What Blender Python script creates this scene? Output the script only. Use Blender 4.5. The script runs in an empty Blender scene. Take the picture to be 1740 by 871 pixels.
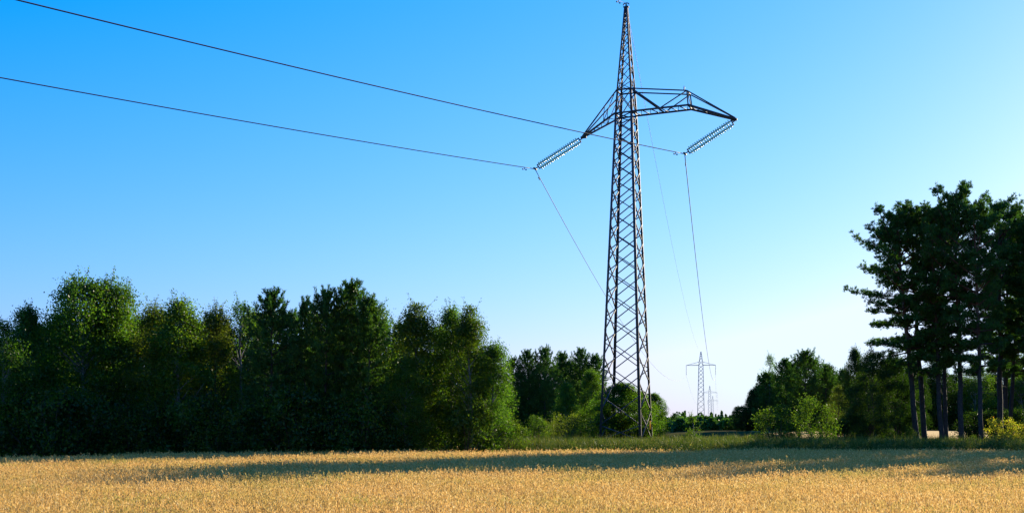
import bpy, math, random
import numpy as np
from mathutils import Vector, Matrix

R = math.radians
C = bpy.context.scene.collection
sc = bpy.context.scene

# ------------------------------------------------------------------ camera
PX, HORIZON, FOC, CAM_Z = 1740.0, 720.0, 1866.0, 2.3
cam = bpy.data.cameras.new('camera')
cam.sensor_width = 36.0
cam.lens = FOC / PX * 36.0
cam.shift_y = (HORIZON - 435.5) / PX
cam.clip_start, cam.clip_end = 0.1, 20000
camo = bpy.data.objects.new('camera', cam)
camo.location = (0, 0, CAM_Z)
camo.rotation_euler = (R(90), 0, 0)
C.objects.link(camo)
sc.camera = camo

# ------------------------------------------------------------------ light
SUN_AZ, SUN_EL = 49.0, 15.8          # azimuth from +X towards +Y
w = bpy.data.worlds.new('World')
sc.world = w
w.use_nodes = True
nt = w.node_tree
bgn = nt.nodes['Background']
sky = nt.nodes.new('ShaderNodeTexSky')
sky.sky_type = 'NISHITA'
sky.sun_disc = False
sky.sun_elevation = R(SUN_EL)
sky.sun_rotation = R(90 - SUN_AZ)
sky.air_density = 1.5
sky.dust_density = 0.27
sky.ozone_density = 0.7
EXPO = 1.4
sep = nt.nodes.new('ShaderNodeSeparateColor')      # contrast of the clear late-summer sky, channel by channel
com = nt.nodes.new('ShaderNodeCombineColor')
nt.links.new(sky.outputs[0], sep.inputs[0])
for ch, (pw, gain, off) in enumerate(((1.152, 0.952, -0.18), (0.95, 1.06, 0.0), (0.36, 1.64, 0.0))):
    m0 = nt.nodes.new('ShaderNodeMath')
    m0.operation = 'MULTIPLY'
    m0.inputs[1].default_value = 0.1
    m1 = nt.nodes.new('ShaderNodeMath')
    m1.operation = 'POWER'
    m1.inputs[1].default_value = pw
    m2 = nt.nodes.new('ShaderNodeMath')
    m2.operation = 'MULTIPLY'
    m2.inputs[1].default_value = gain / 0.1 / 2 ** EXPO
    nt.links.new(sep.outputs[ch], m0.inputs[0])
    nt.links.new(m0.outputs[0], m1.inputs[0])
    nt.links.new(m1.outputs[0], m2.inputs[0])
    m4 = nt.nodes.new('ShaderNodeMath')
    m4.operation = 'ADD'
    m4.inputs[1].default_value = off / 0.1 / 2 ** EXPO
    nt.links.new(m2.outputs[0], m4.inputs[0])
    m5 = nt.nodes.new('ShaderNodeMath')
    m5.operation = 'MAXIMUM'
    m5.inputs[1].default_value = 0.004 / 0.1 / 2 ** EXPO
    nt.links.new(m4.outputs[0], m5.inputs[0])
    m3 = nt.nodes.new('ShaderNodeMath')
    m3.operation = 'MINIMUM'
    m3.inputs[1].default_value = (0.87, 1.05, 9)[ch] / 0.1 / 2 ** EXPO
    nt.links.new(m5.outputs[0], m3.inputs[0])
    nt.links.new(m3.outputs[0], com.inputs[ch])
nt.links.new(com.outputs[0], bgn.inputs[0])
bgn.inputs[1].default_value = 0.10

sl = bpy.data.lights.new('sun', 'SUN')
sl.energy = 5.0
sl.angle = R(0.5)
sl.color = (1.0, 0.86, 0.66)
so = bpy.data.objects.new('sun', sl)
a, e = R(SUN_AZ), R(SUN_EL)
SUN = Vector((math.cos(e) * math.cos(a), math.cos(e) * math.sin(a), math.sin(e)))
so.rotation_euler = SUN.to_track_quat('Z', 'Y').to_euler()
so.location = SUN * 200
C.objects.link(so)

sc.view_settings.view_transform = 'Standard'
sc.view_settings.look = 'None'
sc.view_settings.gamma = 1
sc.view_settings.exposure = EXPO
sc.view_settings.use_curve_mapping = False
sc.cycles.max_bounces = 5
sc.cycles.diffuse_bounces = 2
sc.cycles.transmission_bounces = 4


# ------------------------------------------------------------------ helpers
def smooth(x, a, b):
    t = np.clip((np.asarray(x, float) - a) / (b - a), 0, 1)
    return t * t * (3 - 2 * t)


EX = [-90, -60, -26, -22, -18, -13, -5, 2, 10, 20, 32, 45, 90]
EY = [44, 46, 49.5, 52.5, 57, 60.5, 62, 63.5, 65, 66, 65, 63, 60]


def edge(x):
    return np.interp(x, EX, EY)


def ground_z(x, y):
    x = np.asarray(x, float)
    y = np.asarray(y, float)
    e_ = edge(x)
    bank = 0.78 * smooth(y - e_, 0.8, 5.5) * smooth(x, -9, 1)
    bank = bank + 0.65 * smooth(y, 90, 128) * smooth(x, 16, 27) * (1 - smooth(x, 95, 130))
    und = 0.05 * np.sin(x * 0.21 + 1.3) * np.sin(y * 0.17) * smooth(y, 58, 75)
    fall = -5.8 * smooth(y, 170, 430)
    left = -0.25 * smooth(-x, 10, 25) * smooth(y - e_, 2, 10)
    return bank + und + fall + left


def gz(x, y):
    return float(ground_z(x, y))


def at(px, py, y):
    return Vector(((px - 870) / FOC * y, y, CAM_Z + (HORIZON - py) / FOC * y))


class Geo:
    def __init__(s):
        s.v, s.f3, s.f4, s.n = [], [], [], 0

    def add(s, v, f3=None, f4=None):
        v = np.asarray(v, float).reshape(-1, 3)
        if f3 is not None and len(f3):
            s.f3.append(np.asarray(f3, np.int64) + s.n)
        if f4 is not None and len(f4):
            s.f4.append(np.asarray(f4, np.int64) + s.n)
        s.v.append(v)
        s.n += len(v)

    def bar(s, p, q, w, h=None, up=None):
        """a rectangular member from p to q"""
        h = h or w
        p, q = Vector(p), Vector(q)
        d = (q - p)
        if d.length < 1e-6:
            return
        d.normalize()
        up = Vector(up) if up is not None else (Vector((0, 0, 1)) if abs(d.z) < 0.95 else Vector((1, 0, 0)))
        x = d.cross(up).normalized()
        z = x.cross(d).normalized()
        vs = []
        for b in (p, q):
            for sx, sz in ((-1, -1), (1, -1), (1, 1), (-1, 1)):
                vs.append(b + x * sx * w / 2 + z * sz * h / 2)
        s.add([tuple(v) for v in vs], None,
              [(0, 1, 2, 3), (7, 6, 5, 4), (0, 4, 5, 1), (1, 5, 6, 2), (2, 6, 7, 3), (3, 7, 4, 0)])

    def angle(s, p, q, w, d1, d2, t=0.018):
        """an L-section member: two thin flanges of width w along d1 and d2"""
        d1, d2 = Vector(d1).normalized(), Vector(d2).normalized()
        ax = (Vector(q) - Vector(p)).normalized()
        for m, other in ((d1, d2), (d2, d1)):
            c = m * (w / 2)
            u = other - ax * other.dot(ax)
            s.bar(Vector(p) + c, Vector(q) + c, w, t, up=u)

    def tube(s, pts, rad, n=7, cap=True):
        pts = np.asarray([tuple(p) for p in pts], float)
        m = len(pts)
        rad = np.broadcast_to(np.asarray(rad, float), (m,))
        d = np.gradient(pts, axis=0)
        d /= np.linalg.norm(d, axis=1)[:, None] + 1e-12
        ref = np.where(np.abs(d[:, 2:3]) > 0.9, np.array([[1.0, 0, 0]]), np.array([[0, 0, 1.0]]))
        ref = np.broadcast_to(ref[m // 2], (m, 3))
        x = np.cross(d, ref)
        x /= np.linalg.norm(x, axis=1)[:, None] + 1e-12
        y = np.cross(x, d)
        th = np.arange(n) * 2 * math.pi / n
        ring = (pts[:, None] + rad[:, None, None] * (np.cos(th)[None, :, None] * x[:, None] + np.sin(th)[None, :, None] * y[:, None]))
        f = []
        for i in range(m - 1):
            for k in range(n):
                f.append((i * n + k, i * n + (k + 1) % n, (i + 1) * n + (k + 1) % n, (i + 1) * n + k))
        v = ring.reshape(-1, 3)
        f3 = []
        if cap:
            v = np.vstack([v, pts[0], pts[-1]])
            b0, b1 = m * n, m * n + 1
            for k in range(n):
                f3.append((b0, (k + 1) % n, k))
                f3.append((b1, (m - 1) * n + k, (m - 1) * n + (k + 1) % n))
        s.add(v, f3, f)

    def lathe(s, p, axis, prof, n=12):
        """profile of (distance along axis, radius) pairs turned round the axis at p"""
        p, axis = Vector(p), Vector(axis).normalized()
        s.tube([p + axis * t for t, r in prof], 0, 3, False) if False else None
        x = axis.orthogonal().normalized()
        y = axis.cross(x)
        vs, f = [], []
        for t, r in prof:
            for k in range(n):
                th = 2 * math.pi * k / n
                vs.append(tuple(p + axis * t + (x * math.cos(th) + y * math.sin(th)) * r))
        for i in range(len(prof) - 1):
            for k in range(n):
                f.append((i * n + k, i * n + (k + 1) % n, (i + 1) * n + (k + 1) % n, (i + 1) * n + k))
        s.add(vs, None, f)

    def mesh(s, name, mat, smooth_=False):
        me = bpy.data.meshes.new(name)
        v = np.vstack(s.v) if s.v else np.zeros((0, 3))
        f3 = np.vstack(s.f3) if s.f3 else np.zeros((0, 3), np.int64)
        f4 = np.vstack(s.f4) if s.f4 else np.zeros((0, 4), np.int64)
        me.vertices.add(len(v))
        me.vertices.foreach_set('co', v.astype(np.float32).ravel())
        loops = np.concatenate([f3.ravel(), f4.ravel()]).astype(np.int32)
        me.loops.add(len(loops))
        me.loops.foreach_set('vertex_index', loops)
        st = np.concatenate([np.arange(len(f3)) * 3, len(f3) * 3 + np.arange(len(f4)) * 4]).astype(np.int32)
        me.polygons.add(len(st))
        me.polygons.foreach_set('loop_start', st)
        if smooth_:
            me.polygons.foreach_set('use_smooth', np.ones(len(st), bool))
        me.update(calc_edges=True)
        me.materials.append(mat)
        return me

    def obj(s, name, mat, parent=None, smooth_=False):
        o = bpy.data.objects.new(name, s.mesh(name, mat, smooth_))
        C.objects.link(o)
        if parent:
            o.parent = parent
        return o


def tag(o, label, cat, group=None, kind=None):
    if label:
        o['label'] = label
    if cat:
        o['category'] = cat
    if group:
        o['group'] = group
    if kind:
        o['kind'] = kind
    return o


def empty(name, loc=(0, 0, 0)):
    o = bpy.data.objects.new(name, None)
    o.location = loc
    o.empty_display_size = 0.3
    C.objects.link(o)
    return o


def copy_thing(src):
    r = src.copy()
    C.objects.link(r)
    for ch in src.children:
        c = ch.copy()
        C.objects.link(c)
        c.parent = r
    return r


# ------------------------------------------------------------------ materials
def new_mat(name):
    m = bpy.data.materials.new(name)
    m.use_nodes = True
    t = m.node_tree
    for n in list(t.nodes):
        t.nodes.remove(n)
    out = t.nodes.new('ShaderNodeOutputMaterial')
    return m, t, out


def ramp(t, stops):
    r = t.nodes.new('ShaderNodeValToRGB')
    el = r.color_ramp.elements
    while len(el) < len(stops):
        el.new(0.5)
    for e_, (p, c) in zip(el, stops):
        e_.position = p
        e_.color = (*c, 1)
    return r


def mixc(t, fac, a_, b_, mode='MIX'):
    n = t.nodes.new('ShaderNodeMix')
    n.data_type = 'RGBA'
    n.blend_type = mode
    for sock, val in ((n.inputs[0], fac), (n.inputs[6], a_), (n.inputs[7], b_)):
        if hasattr(val, 'links') or isinstance(val, bpy.types.NodeSocket):
            t.links.new(val, sock)
        elif isinstance(val, tuple):
            sock.default_value = (*val, 1)
        else:
            sock.default_value = val
    return n.outputs[2]


def noise(t, scale, detail=3, coord='Object', rough=0.55):
    tc = t.nodes.new('ShaderNodeTexCoord')
    n = t.nodes.new('ShaderNodeTexNoise')
    n.inputs['Scale'].default_value = scale
    n.inputs['Detail'].default_value = detail
    n.inputs['Roughness'].default_value = rough
    t.links.new(tc.outputs[coord], n.inputs['Vector'])
    return n.outputs['Fac']


def leaf_mat(name, stops, tint_a, tint_b, trans=0.35, patch=0.35, gloss=0.0):
    m, t, out = new_mat(name)
    geo = t.nodes.new('ShaderNodeNewGeometry')
    r = ramp(t, stops)
    t.links.new(geo.outputs['Random Per Island'], r.inputs[0])
    oi = t.nodes.new('ShaderNodeObjectInfo')
    tint = mixc(t, oi.outputs['Random'], tint_a, tint_b)
    col = mixc(t, 1.0, r.outputs[0], tint, 'MULTIPLY')
    nz = noise(t, 0.9, 2)
    pr = ramp(t, [(0.35, (1 - patch,) * 3), (0.65, (1 + patch * 0.6,) * 3)])
    t.links.new(nz, pr.inputs[0])
    col = mixc(t, 1.0, col, pr.outputs[0], 'MULTIPLY')
    di = t.nodes.new('ShaderNodeBsdfDiffuse')
    tr = t.nodes.new('ShaderNodeBsdfTranslucent')
    mx = t.nodes.new('ShaderNodeMixShader')
    mx.inputs[0].default_value = trans
    t.links.new(col, di.inputs[0])
    thru = mixc(t, 1.0, col, (1.9, 2.1, 0.8), 'MULTIPLY')     # light that comes through a leaf is yellower
    t.links.new(thru, tr.inputs[0])
    t.links.new(di.outputs[0], mx.inputs[1])
    t.links.new(tr.outputs[0], mx.inputs[2])
    last = mx.outputs[0]
    if gloss:
        gl = t.nodes.new('ShaderNodeBsdfGlossy')
        gl.inputs['Roughness'].default_value = 0.38
        gl.inputs[0].default_value = (1, 1, 1, 1)
        m2 = t.nodes.new('ShaderNodeMixShader')
        m2.inputs[0].default_value = gloss
        t.links.new(last, m2.inputs[1])
        t.links.new(gl.outputs[0], m2.inputs[2])
        last = m2.outputs[0]
    t.links.new(last, out.inputs[0])
    return m


def solid(name, c1, c2, scale, rough=0.8, metal=0.0, bump=0.0, stretch=None):
    m, t, out = new_mat(name)
    p = t.nodes.new('ShaderNodeBsdfPrincipled')
    nz = noise(t, scale, 4)
    r = ramp(t, [(0.35, c1), (0.68, c2)])
    t.links.new(nz, r.inputs[0])
    t.links.new(r.outputs[0], p.inputs['Base Color'])
    p.inputs['Roughness'].default_value = rough
    p.inputs['Metallic'].default_value = metal
    if rough >= 0.9:
        p.inputs['Specular IOR Level'].default_value = 0.05
    if bump:
        b = t.nodes.new('ShaderNodeBump')
        b.inputs['Strength'].default_value = bump
        t.links.new(nz, b.inputs['Height'])
        t.links.new(b.outputs[0], p.inputs['Normal'])
    t.links.new(p.outputs[0], out.inputs[0])
    return m


M = {}
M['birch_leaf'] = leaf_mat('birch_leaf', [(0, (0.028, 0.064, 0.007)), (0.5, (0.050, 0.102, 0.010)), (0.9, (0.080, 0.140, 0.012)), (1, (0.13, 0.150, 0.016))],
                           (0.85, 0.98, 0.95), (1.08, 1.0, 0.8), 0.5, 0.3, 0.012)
M['olive_leaf'] = leaf_mat('olive_leaf', [(0, (0.040, 0.062, 0.007)), (0.6, (0.072, 0.098, 0.010)), (1, (0.115, 0.125, 0.014))],
                           (0.9, 0.95, 0.9), (1.1, 1.0, 0.8), 0.5, 0.3, 0.012)
M['shade_tinted_leaf'] = leaf_mat('shade_tinted_leaf', [(0, (0.013, 0.032, 0.006)), (0.6, (0.023, 0.052, 0.008)), (1, (0.046, 0.078, 0.010))],  # shade on the foliage put into the colour: darker, less translucent leaves
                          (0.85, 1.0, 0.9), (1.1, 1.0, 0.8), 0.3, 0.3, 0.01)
M['bush_leaf'] = leaf_mat('bush_leaf', [(0, (0.028, 0.056, 0.006)), (0.6, (0.056, 0.095, 0.008)), (1, (0.105, 0.13, 0.013))],
                          (0.85, 1.0, 0.9), (1.1, 1.0, 0.8), 0.44, 0.25, 0.012)
M['yellow_leaf'] = leaf_mat('yellow_leaf', [(0, (0.09, 0.12, 0.014)), (0.6, (0.24, 0.24, 0.025)), (0.93, (0.42, 0.33, 0.04)), (1, (0.5, 0.2, 0.05))],
                            (1, 1, 1), (1, 1, 1), 0.5, 0.2, 0.01)
M['pine_needle'] = leaf_mat('pine_needle', [(0, (0.022, 0.058, 0.012)), (0.6, (0.042, 0.098, 0.018)), (1, (0.080, 0.145, 0.022))],
                            (0.85, 0.95, 1.0), (1.1, 1.05, 0.85), 0.3, 0.25, 0.015)
M['pine_bark'] = solid('pine_bark', (0.035, 0.026, 0.02), (0.10, 0.06, 0.038), 6, 0.9, 0, 0.6)
def tall_bark():
    m, t, out = new_mat('tall_pine_bark')
    tc = t.nodes.new('ShaderNodeTexCoord')
    sx = t.nodes.new('ShaderNodeSeparateXYZ')
    t.links.new(tc.outputs['Object'], sx.inputs[0])
    mr = t.nodes.new('ShaderNodeMapRange')
    mr.inputs[1].default_value, mr.inputs[2].default_value = 6.0, 11.0
    t.links.new(sx.outputs[2], mr.inputs[0])
    nz = noise(t, 5, 4)
    lo_ = ramp(t, [(0.35, (0.014, 0.011, 0.009)), (0.7, (0.048, 0.034, 0.025))])
    hi_ = ramp(t, [(0.35, (0.07, 0.028, 0.013)), (0.7, (0.18, 0.078, 0.036))])
    t.links.new(nz, lo_.inputs[0])
    t.links.new(nz, hi_.inputs[0])
    col = mixc(t, mr.outputs[0], lo_.outputs[0], hi_.outputs[0])
    p = t.nodes.new('ShaderNodeBsdfPrincipled')
    p.inputs['Roughness'].default_value = 0.9
    b = t.nodes.new('ShaderNodeBump')
    b.inputs['Strength'].default_value = 0.6
    t.links.new(nz, b.inputs['Height'])
    t.links.new(b.outputs[0], p.inputs['Normal'])
    t.links.new(col, p.inputs['Base Color'])
    t.links.new(p.outputs[0], out.inputs[0])
    return m


M['tall_bark'] = tall_bark()
M['birch_bark'] = solid('birch_bark', (0.06, 0.052, 0.042), (0.26, 0.245, 0.22), 3.5, 0.85, 0, 0.3)
M['dark_bark'] = solid('dark_bark', (0.045, 0.035, 0.025), (0.11, 0.085, 0.06), 6, 0.9, 0, 0.5)
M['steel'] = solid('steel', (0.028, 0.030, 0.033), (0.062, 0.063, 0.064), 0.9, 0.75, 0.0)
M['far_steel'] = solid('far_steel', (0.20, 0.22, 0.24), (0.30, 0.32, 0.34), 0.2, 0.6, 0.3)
M['cable'] = solid('cable', (0.022, 0.024, 0.026), (0.035, 0.037, 0.04), 0.5, 0.7, 0.0)
M['hardware'] = solid('hardware', (0.025, 0.027, 0.028), (0.05, 0.05, 0.05), 3, 0.7, 0.0)
M['concrete'] = solid('concrete', (0.22, 0.21, 0.19), (0.36, 0.35, 0.32), 4, 0.9, 0, 0.3)
M['yellow_plate'] = leaf_mat('yellow_plate', [(0, (0.40, 0.26, 0.08)), (1, (0.44, 0.30, 0.10))], (1, 1, 1), (1, 1, 1), 0.4, 0.1, 0.02)   # plate made translucent so sun from behind brightens its front
M['plain_white'] = solid('plain_white', (0.72, 0.72, 0.7), (0.8, 0.8, 0.78), 3, 0.5)


def glass_mat():
    m, t, out = new_mat('insulator_glass')
    nz = noise(t, 2.0, 2)
    r = ramp(t, [(0.3, (0.27, 0.55, 0.54)), (0.7, (0.42, 0.70, 0.68))])
    t.links.new(nz, r.inputs[0])
    di = t.nodes.new('ShaderNodeBsdfPrincipled')
    di.inputs['Roughness'].default_value = 0.15
    tr = t.nodes.new('ShaderNodeBsdfTranslucent')
    mx = t.nodes.new('ShaderNodeMixShader')
    mx.inputs[0].default_value = 0.5
    t.links.new(r.outputs[0], di.inputs['Base Color'])
    t.links.new(r.outputs[0], tr.inputs[0])
    t.links.new(di.outputs[0], mx.inputs[1])
    t.links.new(tr.outputs[0], mx.inputs[2])
    t.links.new(mx.outputs[0], out.inputs[0])
    return m


M['glass'] = glass_mat()


def ground_mat():
    m, t, out = new_mat('ground')
    n1 = noise(t, 0.08, 4)
    n2 = noise(t, 1.7, 4)
    r1 = ramp(t, [(0.3, (0.055, 0.065, 0.02)), (0.7, (0.13, 0.11, 0.045))])
    t.links.new(n1, r1.inputs[0])
    r2 = ramp(t, [(0.3, (0.55, 0.55, 0.5)), (0.7, (1.2, 1.15, 1.0))])
    t.links.new(n2, r2.inputs[0])
    col = mixc(t, 1.0, r1.outputs[0], r2.outputs[0], 'MULTIPLY')
    p = t.nodes.new('ShaderNodeBsdfDiffuse')
    t.links.new(col, p.inputs[0])
    t.links.new(p.outputs[0], out.inputs[0])
    return m


M['ground'] = ground_mat()
M['soil'] = solid('soil', (0.11, 0.075, 0.035), (0.24, 0.16, 0.07), 2.2, 0.95, 0, 0.3)
M['stubble'] = solid('stubble', (0.42, 0.25, 0.06), (0.56, 0.36, 0.10), 0.9, 0.95, 0, 0.3)


def crop_mat():
    m, t, out = new_mat('crop')
    geo = t.nodes.new('ShaderNodeNewGeometry')
    r = ramp(t, [(0, (0.43, 0.245, 0.065)), (0.45, (0.60, 0.365, 0.105)), (0.8, (0.70, 0.455, 0.145)), (1, (0.82, 0.63, 0.28))])
    t.links.new(geo.outputs['Random Per Island'], r.inputs[0])
    tc = t.nodes.new('ShaderNodeTexCoord')
    mp = t.nodes.new('ShaderNodeMapping')
    mp.inputs['Scale'].default_value = (0.22, 0.42, 0.05)
    t.links.new(tc.outputs['Object'], mp.inputs[0])
    n = t.nodes.new('ShaderNodeTexNoise')
    n.inputs['Scale'].default_value = 1.0
    n.inputs['Detail'].default_value = 5
    n.inputs['Roughness'].default_value = 0.6
    t.links.new(mp.outputs[0], n.inputs['Vector'])
    g = ramp(t, [(0.48, (0, 0, 0)), (0.70, (0.85, 0.85, 0.85))])
    t.links.new(n.outputs['Fac'], g.inputs[0])
    col = mixc(t, g.outputs[0], r.outputs[0], (0.30, 0.29, 0.055))
    di = t.nodes.new('ShaderNodeBsdfDiffuse')
    tr = t.nodes.new('ShaderNodeBsdfTranslucent')
    mx = t.nodes.new('ShaderNodeMixShader')
    mx.inputs[0].default_value = 0.4
    t.links.new(col, di.inputs[0])
    t.links.new(col, tr.inputs[0])
    t.links.new(di.outputs[0], mx.inputs[1])
    t.links.new(tr.outputs[0], mx.inputs[2])
    t.links.new(mx.outputs[0], out.inputs[0])
    return m


M['crop'] = crop_mat()
M['grass'] = leaf_mat('grass', [(0, (0.035, 0.064, 0.008)), (0.6, (0.075, 0.105, 0.014)), (0.88, (0.15, 0.145, 0.035)), (1, (0.30, 0.23, 0.08))],
                      (1, 1, 1), (1, 1, 1), 0.2, 0.3, 0.01)

# ------------------------------------------------------------------ ground
def sheet(name, mat, xs, ys, zoff=0.0):
    g = Geo()
    X, Y = np.meshgrid(xs, ys)
    Z = ground_z(X, Y) + zoff
    nx = len(xs)
    idx = np.arange(len(xs) * len(ys)).reshape(len(ys), nx)
    f = np.stack([idx[:-1, :-1], idx[:-1, 1:], idx[1:, 1:], idx[1:, :-1]], -1).reshape(-1, 4)
    g.add(np.stack([X, Y, Z], -1).reshape(-1, 3), None, f)
    o = g.obj(name, mat, None, True)
    tag(o, None, None, None, 'structure')
    return o


xs = np.concatenate([[-6000, -3000, -1500, -700, -350, -200, -120, -90], np.arange(-70, 91, 2.5), [110, 140, 200, 350, 700, 1500, 3000, 6000]])
ys = np.concatenate([[-3000, -800, -200, -60, -20, 0, 15, 30], np.arange(40, 150, 2.0), np.arange(150, 470, 10), [520, 600, 800, 1200, 2000, 4000, 9000]])
tag(sheet('ground', M['ground'], xs, ys), 'rough grassy ground under the trees and the tower', None)
g = Geo()   # the soil sheet of the oat field follows the crop's edge
cols = np.arange(-90, 91, 3.0)
rows = np.linspace(0, 1, 40)
P = []
for t_ in rows:
    for x in cols:
        y = 4 + (float(edge(x)) + 0.3 - 4) * t_
        P.append((x, y, gz(x, y) + 0.02))
nx = len(cols)
idx = np.arange(len(P)).reshape(len(rows), nx)
g.add(P, None, np.stack([idx[:-1, :-1], idx[:-1, 1:], idx[1:, 1:], idx[1:, :-1]], -1).reshape(-1, 4))
tag(g.obj('field_soil', M['soil'], None, True), 'bare straw-coloured soil between the oat stalks', None, None, 'structure')
tag(sheet('stubble_field', M['stubble'], np.arange(27, 141, 3.0), np.arange(99, 141, 2.0), 0.03),
    'sunlit golden stubble field seen between the pine trunks', None, None, 'structure')

# ------------------------------------------------------------------ oat crop (one mass of stalks)
def make_crop():
    rng = np.random.default_rng(5)
    pts = []
    y0 = 13.0
    while y0 < 67:
        y1 = y0 + 3
        dens = 105 * min(1.0, (24 / (0.5 * (y0 + y1))) ** 0.55)
        hx = 0.5 * y1 + 5
        n = int(dens * 2 * hx * 3)
        pts.append(np.stack([rng.uniform(-hx, hx, n), rng.uniform(y0, y1, n)], -1))
        y0 = y1
    # a thin fringe outside the picture
    n = 9000
    pts.append(np.stack([rng.uniform(-60, 60, n), rng.uniform(12, 64, n)], -1))
    p = np.vstack(pts)
    p = p[p[:, 1] < edge(p[:, 0]) + rng.normal(0, 0.25, len(p))]
    N = len(p)
    x, y = p[:, 0], p[:, 1]
    lod = np.clip(y / 26, 1, 2.0)
    hgt = rng.normal(0.73, 0.075, N) + 0.05 * np.sin(x * 0.5 + y * 0.3) * np.sin(y * 0.45 - x * 0.13)
    hgt += np.where(rng.random(N) < 0.06, 0.10, 0)
    z = ground_z(x, y)
    az = rng.uniform(0, 2 * math.pi, N)
    lean = rng.normal(0, 0.05, (N, 2)) + np.array([-0.03, -0.01])
    base = np.stack([x, y, z], -1)
    top = base + np.stack([lean[:, 0], lean[:, 1], hgt * 0.84], -1)
    tip = top + np.stack([lean[:, 0] * 0.8, lean[:, 1] * 0.8, hgt * 0.16], -1)
    wdt = (0.0048 * lod)[:, None] * np.stack([np.cos(az), np.sin(az), 0 * az], -1)
    g = Geo()
    v = np.stack([base - wdt, base + wdt, top + wdt * .8, top - wdt * .8], 1).reshape(-1, 3)
    g.add(v, None, np.arange(4 * N).reshape(-1, 4))
    # a drooping leaf on each stalk
    la = rng.uniform(0, 2 * math.pi, N)
    lb = base + (top - base) * rng.uniform(0.35, 0.8, N)[:, None]
    ld = np.stack([np.cos(la), np.sin(la), 0 * la], -1)
    le = lb + ld * 0.10 + np.array([0, 0, 0.05])
    lt = lb + ld * 0.19 + np.array([0, 0, -0.05])
    lw = (0.006 * lod)[:, None] * np.stack([-np.sin(la), np.cos(la), 0 * la], -1)
    v = np.stack([lb - lw, lb + lw, le + lw, le - lw, lt], 1).reshape(-1, 3)
    i5 = np.arange(N)[:, None] * 5
    g.add(v, i5 + np.array([[3, 2, 4]]), i5 + np.array([[0, 1, 2, 3]]))
    # panicle: loose spikelets hanging round the top of the stalk
    K = 6
    t = rng.random((N, K))
    c = top[:, None] + (tip - top)[:, None] * (t * 1.15)[..., None]
    ra = rng.uniform(0, 2 * math.pi, (N, K))
    rr = (0.012 + 0.034 * (1 - t)) * rng.uniform(0.5, 1.2, (N, K)) * lod[:, None] ** .5
    c = c + np.stack([np.cos(ra) * rr, np.sin(ra) * rr, -0.01 + 0 * ra], -1)
    L = (rng.uniform(0.020, 0.032, (N, K)) * lod[:, None] ** .4)[..., None]
    W = (rng.uniform(0.0065, 0.010, (N, K)) * lod[:, None] ** .8)[..., None]
    up = np.stack([np.cos(ra) * 0.35, np.sin(ra) * 0.35, -np.ones_like(ra)], -1)
    up /= np.linalg.norm(up, axis=-1)[..., None]
    rb = rng.uniform(0, 2 * math.pi, (N, K))
    sd = np.stack([np.cos(rb), np.sin(rb), rng.normal(0, 0.3, (N, K))], -1)
    v = np.stack([c - up * L, c + sd * W, c + up * L, c - sd * W], 2).reshape(-1, 3)
    g.add(v, None, np.arange(len(v)).reshape(-1, 4))
    o = g.obj('oat_crop', M['crop'])
    tag(o, 'ripe golden oat crop filling the whole foreground', None, None, 'stuff')
    return o


make_crop()


# ------------------------------------------------------------------ grass and weeds on the bank and verge
def rnd_unit(rng, n):
    v = rng.normal(0, 1, (n, 3))
    return v / np.linalg.norm(v, axis=1)[:, None]


def leaves(g, c, size, rng, flat=0.35, aspect=0.62):
    n = len(c)
    nrm = rnd_unit(rng, n)
    nrm[:, 2] += flat
    nrm /= np.linalg.norm(nrm, axis=1)[:, None]
    t = rnd_unit(rng, n)
    u = np.cross(nrm, t)
    u /= np.linalg.norm(u, axis=1)[:, None] + 1e-9
    v = np.cross(nrm, u)
    s = (size * rng.uniform(0.6, 1.3, n))[:, None]
    u *= s * 0.5
    v *= s * 0.5 * aspect
    vv = np.stack([c - u, c - v * 1.0 + u * .1, c + u, c + v + u * .1], 1).reshape(-1, 3)
    g.add(vv, None, np.arange(4 * n).reshape(-1, 4))


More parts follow.
